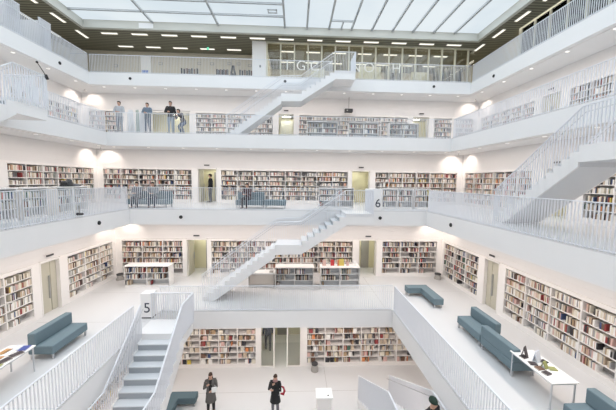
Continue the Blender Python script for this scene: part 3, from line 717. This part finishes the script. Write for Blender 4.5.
    for a, b, c_ in (('hl', 'kl', 'al'), ('hr', 'kr', 'ar')): q.tube([V[a], (V[a]+V[b])/2, V[b], (V[b]+V[c_])/2, V[c_]], [.098*s, .088*s, .07*s, .062*s, .05*s], 10)
    o = q.build('trousers', M_('cloth', legs), smooth=True); o.parent = t
    for a, b in (('al', 'tl'), ('ar', 'tr')):
        q = MB(); q.tube([V[a]+Vector((0, -.05, -.04))*s, V[a]+Vector((0, .03, -.04))*s, V[b]+Vector((0, .03, .01))*s], [.045*s, .05*s, .03*s], 8, 0, .8)
        o = q.build('shoe', M_('leather', shoes), smooth=True); o.parent = t
    # upper garment
    q = MB(); ch = V['chest']; sp_ = V['spine']; nk = V['neck']
    rs = []
    if hem < .85: rs += [(hp.x, hp.y, hem*s, (.19+skirt)*s, (.15+skirt)*s)]
    rs += [(hp.x, hp.y, hp.z-.05*s, .178*s, .14*s), (sp_.x, sp_.y, sp_.z, .16*s, .125*s), (ch.x, ch.y, ch.z, .185*s, .135*s), ((V['sl'].x+V['sr'].x)/2, V['sl'].y, V['sl'].z-.01*s, .16*s, .105*s), ((V['sl'].x+V['sr'].x)/2, V['sl'].y, V['sl'].z+.035*s, .10*s, .08*s), (nk.x, nk.y, nk.z+.0*s, .065*s, .065*s)]
    q.rings(rs, 16)
    for a, b, c_ in (('sl', 'el', 'wl'), ('sr', 'er', 'wr')): q.tube([V[a].lerp(V['neck'], .45), V[a]+Vector((0, 0, .0)), V[a].lerp(V[b], .25), V[a].lerp(V[b], .6), V[b], (V[b]+V[c_])/2, V[c_]], [.05*s, .074*s, .075*s, .063*s, .056*s, .05*s, .042*s], 10)
    o = q.build('jacket', M_('cloth', top), smooth=True); o.parent = t
    q = MB(); c = h+Vector((0, -.012, .025))*s
    if hat: q.rings([(c.x, c.y+.01*s, c.z-.02*s, .09*s, .11*s), (c.x, c.y, c.z+.03*s, .09*s, .11*s), (c.x, c.y, c.z+.085*s, .07*s, .085*s), (c.x, c.y, c.z+.115*s, .02*s, .03*s)], 14)
    else: q.rings([(c.x, c.y-.03*s, c.z-.07*s, .06*s, .055*s), (c.x, c.y-.025*s, c.z-.01*s, .08*s, .075*s), (c.x, c.y+.006*s, c.z+.035*s, .085*s, .105*s), (c.x, c.y+.004*s, c.z+.085*s, .066*s, .085*s), (c.x, c.y, c.z+.105*s, .02*s, .03*s)], 14)
    if long_hair: q.rings([(c.x, c.y-.07*s, c.z-.30*s, .07*s, .03*s), (c.x, c.y-.06*s, c.z-.2*s, .10*s, .05*s), (c.x, c.y-.03*s, c.z-.06*s, .09*s, .07*s), (c.x, c.y-.02*s, c.z+.04*s, .07*s, .06*s)], 12)
    o = q.build('beanie' if hat else 'hair', M_('hair', hat or hair), smooth=True); o.parent = t
    if extras: extras(t, V, M_, s)
    return t
PI = math.pi
phoneJ = dict(er=(.25, .10, 1.12), wr=(.10, .22, 1.36), el=(-.24, .04, 1.12), wl=(-.08, .20, 1.10))
def w1x(t, V, M_, s):
    q = MB(); q.box(-.24, -.04, .24, .29, 1.02, 1.24); o = q.build('white_bag', tablem, bevel=.03); o.parent = t; o['label'] = 'white bag held at the waist'
    q = MB(); q.rings([(0, .03, .95, .10, .125), (0, .03, 1.2, .10, .115), (0, .03, 1.42, .06, .085)], 12); o = q.build('shirt', M_('cloth', (.02, .02, .022))); o.parent = t
person('woman in grey coat over black clothes standing on the ground floor', (-2.68, 4.3, -4), PI+.25, top=(.12, .115, .11), hem=.5, skirt=.03, legs=(.02, .02, .022), hair=(.06, .03, .02), long_hair=True, J=dict(er=(.25, .04, 1.12), wr=(.12, .2, 1.32), el=(-.24, .04, 1.12), wl=(-.06, .2, 1.1)), s=.98, extras=w1x)
def w2x(t, V, M_, s):
    q = MB(); q.tube([(-.2, -.05, .85), (-.32, -.08, .82), (-.36, -.08, .95), (-.32, -.08, 1.1), (-.2, -.03, 1.2)], [.03, .06, .05, .04, .02], 8); o = q.build('red_bag', M_('leather', (.35, .03, .05)), smooth=True); o.parent = t; o['label'] = 'dark red bag behind the back'
    q = MB(); q.rings([(0, .02, 1.42, .1, .1), (0, .02, 1.5, .085, .09)], 12); o = q.build('scarf', M_('cloth', (.35, .2, .2))); o.parent = t
person('woman in black coat with dark red bag on the ground floor', (-.06, 4.15, -4), PI-.2, top=(.015, .016, .018), hem=.55, skirt=.04, legs=(.16, .16, .18), hair=(.05, .03, .02), J=dict(er=(.25, .08, 1.12), wr=(.05, .2, 1.40), el=(-.24, .06, 1.10), wl=(.04, .2, 1.18)), s=.97, extras=w2x)
person('person in navy jacket walking through the glazed ground floor entrance', (-.78, 8.6, -4), .2, top=(.02, .03, .07), legs=(.02, .02, .03), J=dict(kl=(-.1, .1, .5), al=(-.1, .02, .12), tl=(-.1, .15, .06), kr=(.1, -.02, .5), ar=(.1, -.16, .1), tr=(.1, -.04, .03)), s=1.03)
person('person in green beanie and dark jacket on the lower right staircase', (4.08, -.38, -1.50), -PI*.85, top=(.02, .02, .025), hat=(.018, .04, .028), s=1.0, J=dict(kl=(-.1, .1, .5), tl=(-.12, .12, .03)))
person('person in pale grey hoodie at the far level seven railing, leftmost', (-9.15, 9.98, 8), PI+.1, top=(.45, .47, .5), legs=(.28, .30, .34), J=dict(er=(.26, .06, 1.12), wr=(.1, .2, 1.1), el=(-.26, .06, 1.12), wl=(-.1, .2, 1.1)))
person('person in blue grey shirt leaning at the far level seven railing', (-7.62, 9.98, 8), PI, top=(.16, .21, .27), legs=(.15, .18, .24), J=dict(er=(.26, .08, 1.14), wr=(.08, .22, 1.12), el=(-.26, .08, 1.14), wl=(-.08, .22, 1.12)), s=.97)
person('person in black jacket and pale blue jeans at the level seven railing', (-6.36, 10.0, 8), PI+.1, top=(.02, .02, .022), legs=(.35, .42, .50), s=1.04, J=dict(er=(.26, .08, 1.14), wr=(.08, .22, 1.12)))
person('crouching person in dark clothes beside the person in black jacket', (-5.75, 10.05, 8), PI-.6, top=(.05, .05, .06), legs=(.10, .14, .22), s=.98, J=dict(
    pelvis=(0, -.10, .70), spine=(0, -.02, .88), chest=(0, .08, 1.02), neck=(0, .17, 1.14), head=(0, .24, 1.25), sl=(-.17, .12, 1.10), sr=(.17, .12, 1.10), el=(-.27, .2, .88), er=(.27, .2, .88), wl=(-.1, .32, .98), wr=(.1, .32, .98),
    hl=(-.09, -.09, .68), hr=(.09, -.09, .68), kl=(-.14, .14, .42), kr=(.14, .14, .42), al=(-.12, .02, .09), ar=(.12, .0, .09), tl=(-.14, .16, .03), tr=(.14, .14, .03)))
person('person in black standing in the level six yellow doorway', (-4.72, 11.75, 4), PI/2, top=(.012, .012, .014), legs=(.012, .012, .014), s=1.05)
seatJ = dict(pelvis=(0, 0, .52), spine=(0, .02, .72), chest=(0, .06, .90), neck=(0, .09, 1.05), head=(0, .14, 1.17), sl=(-.17, .06, 1.0), sr=(.17, .06, 1.0), el=(-.22, .18, .76), er=(.22, .18, .76), wl=(-.08, .38, .74), wr=(.08, .38, .74),
             hl=(-.09, .04, .52), hr=(.09, .04, .52), kl=(-.12, .44, .50), kr=(.12, .44, .50), al=(-.12, .42, .09), ar=(.12, .42, .09), tl=(-.12, .56, .03), tr=(.12, .56, .03))
def sofa6(x0, x1, y, lab):
    L = x1-x0; return sofa((x0+x1)/2, y, 4, L, .75, -PI/2, lab, H=.82)
sofa6(-7.75, -5.75, 8.2, 'blue grey sofa with two seated readers on far level six')
sofa6(-2.35, -.95, 8.2, 'blue grey sofa with one seated reader on far level six')
sofa((-.35), 8.15, 4, 1.1, .75, -PI/2, 'backless blue grey bench seat beside the sofa on far level six', back=False, name='bench')
person('seated reader in dark grey on the left level six sofa', (-7.3, 8.15, 4), PI, top=(.14, .15, .17), legs=(.05, .055, .07), J=seatJ)
person('seated reader in grey with pale legs on the left level six sofa', (-6.55, 8.15, 4), PI+.2, top=(.20, .22, .24), legs=(.05, .06, .09), J=seatJ)
person('seated reader in dark maroon on the middle level six sofa', (-1.75, 8.15, 4), PI-.35, top=(.07, .03, .035), legs=(.02, .02, .03), J=seatJ)
# black coat on island
t = thing('black_coat', 'black coat heaped on a low bookcase on left of level six', 'coat', (-8.7, 5.3, 5.1))
m = MB(); m.rings([(-8.7, 5.4, 5.101, .2, .30), (-8.7, 5.42, 5.18, .19, .27), (-8.72, 5.5, 5.28, .14, .18), (-8.7, 5.56, 5.38, .07, .09)], 14); m.ball((-8.66, 5.22, 5.22), (.13, .12, .12)); m.build('folded_body', blackm, t, smooth=True)
m = MB(); m.tube([(-8.6, 5.6, 5.15), (-8.5, 5.75, 5.14), (-8.6, 5.9, 5.14)], [.07, .06, .04], 8); m.build('sleeve', mat('grey_cloth', (.2, .2, .21), .9), t, smooth=True)
# folding display boards, level seven
t = thing('display_board', 'white folding display boards at the far level seven railing', 'board', (-8.35, 10.3, 8))
for x, c, rz in ((-8.72, white, .5), (-8.35, mat('pale_green_board', (.45, .52, .48), .6), -.5), (-8.05, white, .4)):
    q = MB(); q.prism([(-.2, 0), (.2, 0), (.12, 1.35), (-.12, 1.35)], lambda a, b, s: (a, s, b), -.01, .01); o = q.build('panel', c); o.parent = t; o.location = (x+8.35, 0, 0); o.rotation_euler = (0, 0, rz)
m = MB(); m.box(-7.25+.0, -6.9, 13.05-.5, 13.06-.5, 9.55, 9.8); 

# ------------------------------------------------------------------ top gallery walls and rooms
z8 = 12.0
mb = MB(); mb.box(-16.4, -2.2, 16.23, 16.4, z8, CEIL); 
w8 = struct('wall_back', mb, beigem, label='beige panelled wall at the far left of the top gallery', cat='wall')
m = MB()
for i in range(24): x = -15.9+i*.58; m.box(x, x+.012, 16.222, 16.23, z8, CEIL-.3)
m.box(-16.2, -2.2, 16.215, 16.23, CEIL-.32, CEIL-.27); m.build('panel_joints', greypan, w8)
mb = MB(); mb.box(-16.4, -16.2, -9, 16.23, z8, CEIL); struct('wall_left', mb, beigem, label='beige left wall of the top gallery', cat='wall')
mb = MB(); mb.box(15.0, 15.2, 11.15, 19.3, z8, CEIL); struct('wall_right', mb, beigem, label='blank beige right wall section of the top gallery', cat='wall')
mb = MB(); mb.box(-1.5, 15.0, 18.9, 19.1, z8, CEIL); mb.box(-1.65, -1.45, 14.3, 19.1, z8, CEIL); struct('wall_back', mb, beigem, label='grey rear wall of the glazed top gallery room', cat='wall')
mb = MB(); mb.box(17.8, 18.0, -9, 11.2, z8, CEIL); mb.box(15.0, 18, 11.05, 11.2, z8, CEIL); struct('wall_right', mb, greypan, label='grey rear wall behind the right top gallery glazing', cat='wall')
mb = MB(); mb.box(-19.4, 19.4, -19.4, -19.2, z8-.8, CEIL); struct('wall_front', mb, wallm)
for k in (8,):
    mb = MB(); mb.box(-19.5, -19.3, -19.4, 19.4, z8-.8, CEIL); mb.box(19.3, 19.5, -19.4, 19.4, z8-.8, CEIL); mb.box(-19.4, 19.4, 19.3, 19.5, z8-.8, CEIL); struct('wall_outer', mb, wallm, label='outer walls hidden behind the top gallery', cat='wall')
m = MB(); m.box(-2.38, -1.45, 13.95, 14.35, z8, CEIL); struct('wall_column', m, wallm, label='pale square column at the left end of the top gallery glazing', cat='column')
m = MB(); m.box(-1.88, -1.78, 13.93, 13.95, z8+1.25, z8+1.4); tag(m.build('wall_switch', darkm), 'small dark switch on the pale top gallery column', 'switch')
# glazing back
mb = MB(); xs = []
x = -1.38
while x < 13.4: xs.append(x); x += .955
for i, x in enumerate(xs): mb.box(x-.045, x+.045, 13.98, 14.1, z8, CEIL-.1)
mb.box(-1.42, 13.4, 13.98, 14.1, CEIL-.1, CEIL); mb.box(-1.42, 13.4, 13.99, 14.09, z8, z8+.06)
cream = mat('cream_mullion', (.66, .64, .52), .5)
gw = struct('window_2', mb, cream, label='tall glazing with cream mullions on the far top gallery', cat='window')
m = MB(); m.box(-1.4, 13.38, 14.035, 14.045, z8+.06, CEIL-.1); m.build('pane', glassm, gw)
letm = mat('cream_letter', (.86, .85, .78), .6, emit=None)
for ch, px in (('I', .05), ('G', 1.0), ('C', 1.95), ('N', 4.87), ('O', 5.8), ('H', 7.75)):
    text('letter', ch, .95, (px, 13.97, z8+1.43), (PI/2, 0, 0), letm, gw, ex=.004)
# right glazing
mb = MB(); y = 11.05; ys = []
while y > 1: ys.append(y); y -= 1.02
for y in ys: mb.box(14.42, 14.54, y-.05, y+.05, z8, CEIL-.1)
mb.box(14.42, 14.54, .9, 11.1, CEIL-.1, CEIL); mb.box(14.42, 15.0, 11.1, 11.2, z8, CEIL)
gw = struct('window_3', mb, cream, label='tall glazing with cream mullions on the right of the top gallery', cat='window')
m = MB(); m.box(14.475, 14.485, .95, 11.05, z8, CEIL-.1); m.build('pane', glassm, gw)
# cream partitions and picture racks behind glass
for x0, x1, h, lb in ((1.75, 2.75, 1.75, 'leftmost'), (5.3, 7.0, 2.0, 'middle'), (9.3, 10.6, 1.7, 'right')):
    t = thing('partition_screen', 'cream partition screen behind the far top gallery glazing, %s' % lb, 'partition', ((x0+x1)/2, 15.2, z8))
    m = MB(); m.box(x0, x1, 15.15, 15.25, z8+.08, z8+h); m.build('panel', mat('cream_screen', (.75, .72, .52), .6), t, bevel=.02)
    for x in (x0+.1, x1-.1):
        m = MB(); m.box(x-.03, x+.03, 14.95, 15.45, z8, z8+.08); m.build('foot', greypan, t)
for x0, n, lb in ((7.2, 7, 'left'), (10.9, 6, 'middle'), (12.2, 4, 'right')):
    t = thing('picture_rack', 'rack of hanging framed pictures behind the top gallery glazing, %s' % lb, 'rack', (x0+.5, 15, z8))
    m = MB(); m.box(x0, x0+n*.2, 14.6, 14.66, z8+1.95, z8+2.0); m.box(x0, x0+.04, 14.6, 14.66, z8, z8+1.95); m.box(x0+n*.2-.04, x0+n*.2, 14.6, 14.66, z8, z8+1.95); m.build('frame', cream, t)
    for i in range(n):
        m = MB(); xx = x0+.08+i*.19; m.box(xx, xx+.03, 14.68, 15.2, z8+.5+.3*(i % 2), z8+1.9, 0); m.build('framed_picture', [blackm, cream, greypan][i % 3], t)
# furniture along the top gallery left wall
def bin_table(x0, x1, lb, grp='picture browsing tables on the top gallery'):
    t = thing('browsing_table', lb, 'table', ((x0+x1)/2, 15.6, z8), group=grp)
    m = MB(); m.box(x0, x1, 15.3, 15.9, z8+1.1, z8+1.15); m.build('tabletop', tablem, t)
    for x in (x0+.04, x1-.08):
        m = MB(); m.box(x, x+.04, 15.35, 15.85, z8, z8+1.1); m.build('leg', tablem, t)
    n = 7
    for i in range(n):
        xx = x0+.1+(x1-x0-.2)*i/(n-1)
        m = MB(); m.box(xx-.06, xx+.05, 15.5, 15.62, z8+1.15, z8+1.62-.05*(i % 2)); m.build('file_box', [blackm, darkm, BM[5]][i % 3], t)
bin_table(-7.9, -6.55, 'white table with dark boxes on top gallery, leftmost of three'); bin_table(-5.3, -4.35, 'white table with dark boxes on top gallery, middle of three'); bin_table(-3.6, -2.4, 'white table with dark boxes beside the pale column')
t = thing('easel_stand', 'dark A-shaped easel on the top gallery between two tables', 'easel', (-3.95, 15.2, z8))
for sx in (-1, 1):
    m = MB(); m.prism([(sx*.42, 0), (sx*.2, 0), (0, 1.75), (sx*.08, 1.78)], lambda a, b, s: (-3.95+a, s, z8+b), 15.1, 15.2); m.build('leg', blackm, t)
m = MB(); m.box(-4.15, -3.75, 15.1, 15.18, z8+.7, z8+1.2); m.build('shelf', darkm, t)
G = 'small dark wall plates on the top gallery'
for x, z in ((-12.9, 13.9), (-9.6, 14.15), (-6.7, 14.25), (-5.75, 14.25), (-4.45, 14.3), (-3.75, 14.3), (-2.9, 14.2)):
    m = MB(); m.box(x-.14, x+.14, 16.19, 16.215, z-.1, z+.1, 0); m.box(x-.1, x+.1, 16.18, 16.19, z-.06, z+.06, 1)
    tag(m.build('wall_plate', [greypan, beigem]), 'small framed plate high on the beige far wall of top gallery', 'plate', G)
t = thing('poster_stand', 'white lit poster with blue picture at far left of top gallery', 'poster', (-10.6, 16, z8))
m = MB(); m.box(-11.0, -10.3, 16.1, 16.17, z8+.1, CEIL-.35); m.build('board', tablem, t); m = MB(); m.box(-10.95, -10.5, 16.09, 16.1, z8+.9, z8+1.6); m.build('blue_picture', mat('poster_blue', (.15, .25, .65), .5), t)
m = MB(); m.box(-5.75, -5.6, 14.9, 14.93, CEIL-.28, CEIL-.1); o = m.build('exit_sign', mat('exit_green', (.05, .35, .2), .5, emit=(.2, .9, .6), strength=.5)); tag(o, 'small green exit sign hanging from the dark ceiling', 'sign')

# ------------------------------------------------------------------ lamps
def tube(x, y, along, lb, grp):
    t = thing('ceiling_light', lb, 'ceiling light', (x, y, CEIL), group=grp)
    a, b = (.5, .08) if along == 'x' else (.08, .5)
    m = MB(); m.box(x-a-.02, x+a+.02, y-b-.02, y+b+.02, CEIL-.025, CEIL-.0); m.build('housing', white, t)
    m = MB(); m.box(x-a, x+a, y-b, y+b, CEIL-.04, CEIL-.025); m.build('diffuser', tubem, t)
for k in range(-8, 7):
    x = 1.91+1.94*k
    if abs(x) > 12.9: continue
    tube(x, 13.55, 'x', 'fluorescent ceiling lamp in the row beside far skylight edge', 'inner far row of ceiling lamps')
    tube(x, 15.4, 'x', 'fluorescent ceiling lamp in the outer row of the far ceiling', 'outer far row of ceiling lamps')
    if x > -1: tube(x, 17.3, 'x', 'fluorescent ceiling lamp inside the glazed top gallery room', 'room ceiling lamps behind glazing')
for k in range(-1, 7):
    y = 11.85-1.94*(k)
    for sx, nm in ((-1, 'left'), (1, 'right')):
        tube(sx*13.58, y, 'y', 'fluorescent ceiling lamp in the row beside %s skylight edge' % nm, 'inner %s row of ceiling lamps' % nm)
        tube(sx*15.4, y, 'y', 'fluorescent ceiling lamp in the outer row of the %s ceiling' % nm, 'outer %s row of ceiling lamps' % nm)
def area(name, loc, sx, sy, power, col, rot=(0, 0, 0)):
    l = bpy.data.lights.new(name, 'AREA'); l.shape = 'RECTANGLE'; l.size = sx; l.size_y = sy; l.energy = power; l.color = col
    o = bpy.data.objects.new(name, l); COL.objects.link(o); o.location = loc; o.rotation_euler = rot; return o
WARM = (1, .87, .79)
def downlight(x, y, z, lb, grp):
    m = MB(); m.rings([(x, y, z-.02, .09, .09), (x, y, z, .11, .11)], 12, 1); m.rings([(x, y, z-.024, .075, .075), (x, y, z-.02, .08, .08)], 12, 0)
    tag(m.build('downlight', [spotm, white], loc=(x, y, z)), lb, 'downlight', grp)
for k in (6, 7, 8):
    a = A[k]+.4; z = Z[k]-T; c = 1.92; n = int(a/c)
    for i in range(-n, n+1):
        u = i*c
        if k > 6:
            downlight(u, a, z, 'small round downlight under the far edge of %s' % LVW[k], 'downlights under %s, far side' % LVW[k])
            if u > 0:
                downlight(-a, u, z, 'small round downlight under the left edge of %s' % LVW[k], 'downlights under %s, left side' % LVW[k])
                downlight(a, u, z, 'small round downlight under the right edge of %s' % LVW[k], 'downlights under %s, right side' % LVW[k])
P_G = {4: 120, 5: 185, 6: 200, 7: 215}
for k in (4, 5, 6, 7):
    zc = Z[k+1]-T-.02; b = B[k]; r = (B[k]+A[k+1])/2 if k > 4 else 6.2
    r = b-1.5
    for side in ('back', 'left', 'right', 'front'):
        pw = P_G[k]*(.7 if side == 'front' else 1)
        loc = {'back': (0, r, zc), 'left': (-r, 0, zc), 'right': (r, 0, zc), 'front': (0, -r, zc)}[side]
        lx, ly = (2*r-.4, .25) if side in ('back', 'front') else (.25, 2*r-.4)
        area('gallery_light', loc, lx, ly, pw, WARM)
        if side == 'front': continue
        m = MB(); w = .02
        if side == 'back': m.box(-r, r, loc[1]+.16, loc[1]+.18, zc-.0, zc+.02)
        else: m.box(loc[0]-.01, loc[0]+.01, -r, r, zc, zc+.02)
        tag(m.build('light_track', shelfm), 'thin white light track on the ceiling of %s, %s side' % (LVW[k], SIDEW[side]), 'light track')
for k, pw in ((5, 16), (6, 24), (7, 18)):
    for sx, nm in ((-1, 'left'), (1, 'right')):
        zc = Z[k+1]-T; x = sx*(B[k]-.75); y = B[k]-.75
        t = thing('corner_lamp', 'small white lamp on ceiling of %s, far %s corner' % (LVW[k], nm), 'lamp', (x, y, zc))
        m = MB(); m.tube([(x, y, zc), (x, y, zc-.12)], .012, 8); m.build('stem', greypan, t)
        m = MB(); m.tube([(x-.1, y, zc-.14), (x+.1, y, zc-.14)], .04, 10); m.build('head', shelfm, t)
        for dx, dy in ((sx, 0), (0, 1)):
            l = bpy.data.lights.new('corner_wash', 'SPOT'); l.energy = pw*2; l.color = (1, .88, .78); l.spot_size = math.radians(110); l.spot_blend = .6; l.shadow_soft_size = .05
            o = bpy.data.objects.new('corner_wash', l); COL.objects.link(o); o.location = (x+dx*.08, y+dy*.08, zc-.22)
            d = Vector((dx, dy, -.8)); o.rotation_euler = d.to_track_quat('-Z', 'Y').to_euler()

area('daylight_through_skylight', (0, 0, CEIL+.44), 2*S-.4, 2*S-.4, DAY, (.80, .90, 1))
for nm, loc, sx, sy in (('back', (0, 14.6, CEIL-.06), 26, .3), ('left', (-14.5, 0, CEIL-.06), .3, 26), ('right', (14.5, 0, CEIL-.06), .3, 26)): area('tube_row_light', loc, sx, sy, 130, (1, .94, .82))
area('tube_row_light', (6, 16.6, CEIL-.06), 13, .3, 280, (1, .93, .72))
# ------------------------------------------------------------------ world, camera
w = bpy.data.worlds.new('sky'); SC.world = w; w.use_nodes = True
w.node_tree.nodes['Background'].inputs[0].default_value = (.7, .8, .9, 1); w.node_tree.nodes['Background'].inputs[1].default_value = .5
cam = bpy.data.cameras.new('camera'); co = bpy.data.objects.new('camera', cam); COL.objects.link(co)
cam.sensor_width = 36; cam.lens = fpx/616*36; cam.clip_start = .05
M3 = Matrix((R, U, -F)).transposed(); co.matrix_world = Matrix.Translation(cam_loc) @ M3.to_4x4()
SC.camera = co
SC.view_settings.view_transform = 'Standard'; SC.view_settings.look = 'None'; SC.view_settings.exposure = 0.0; SC.view_settings.gamma = 1
try: SC.view_settings.use_curve_mapping = False
except Exception: pass
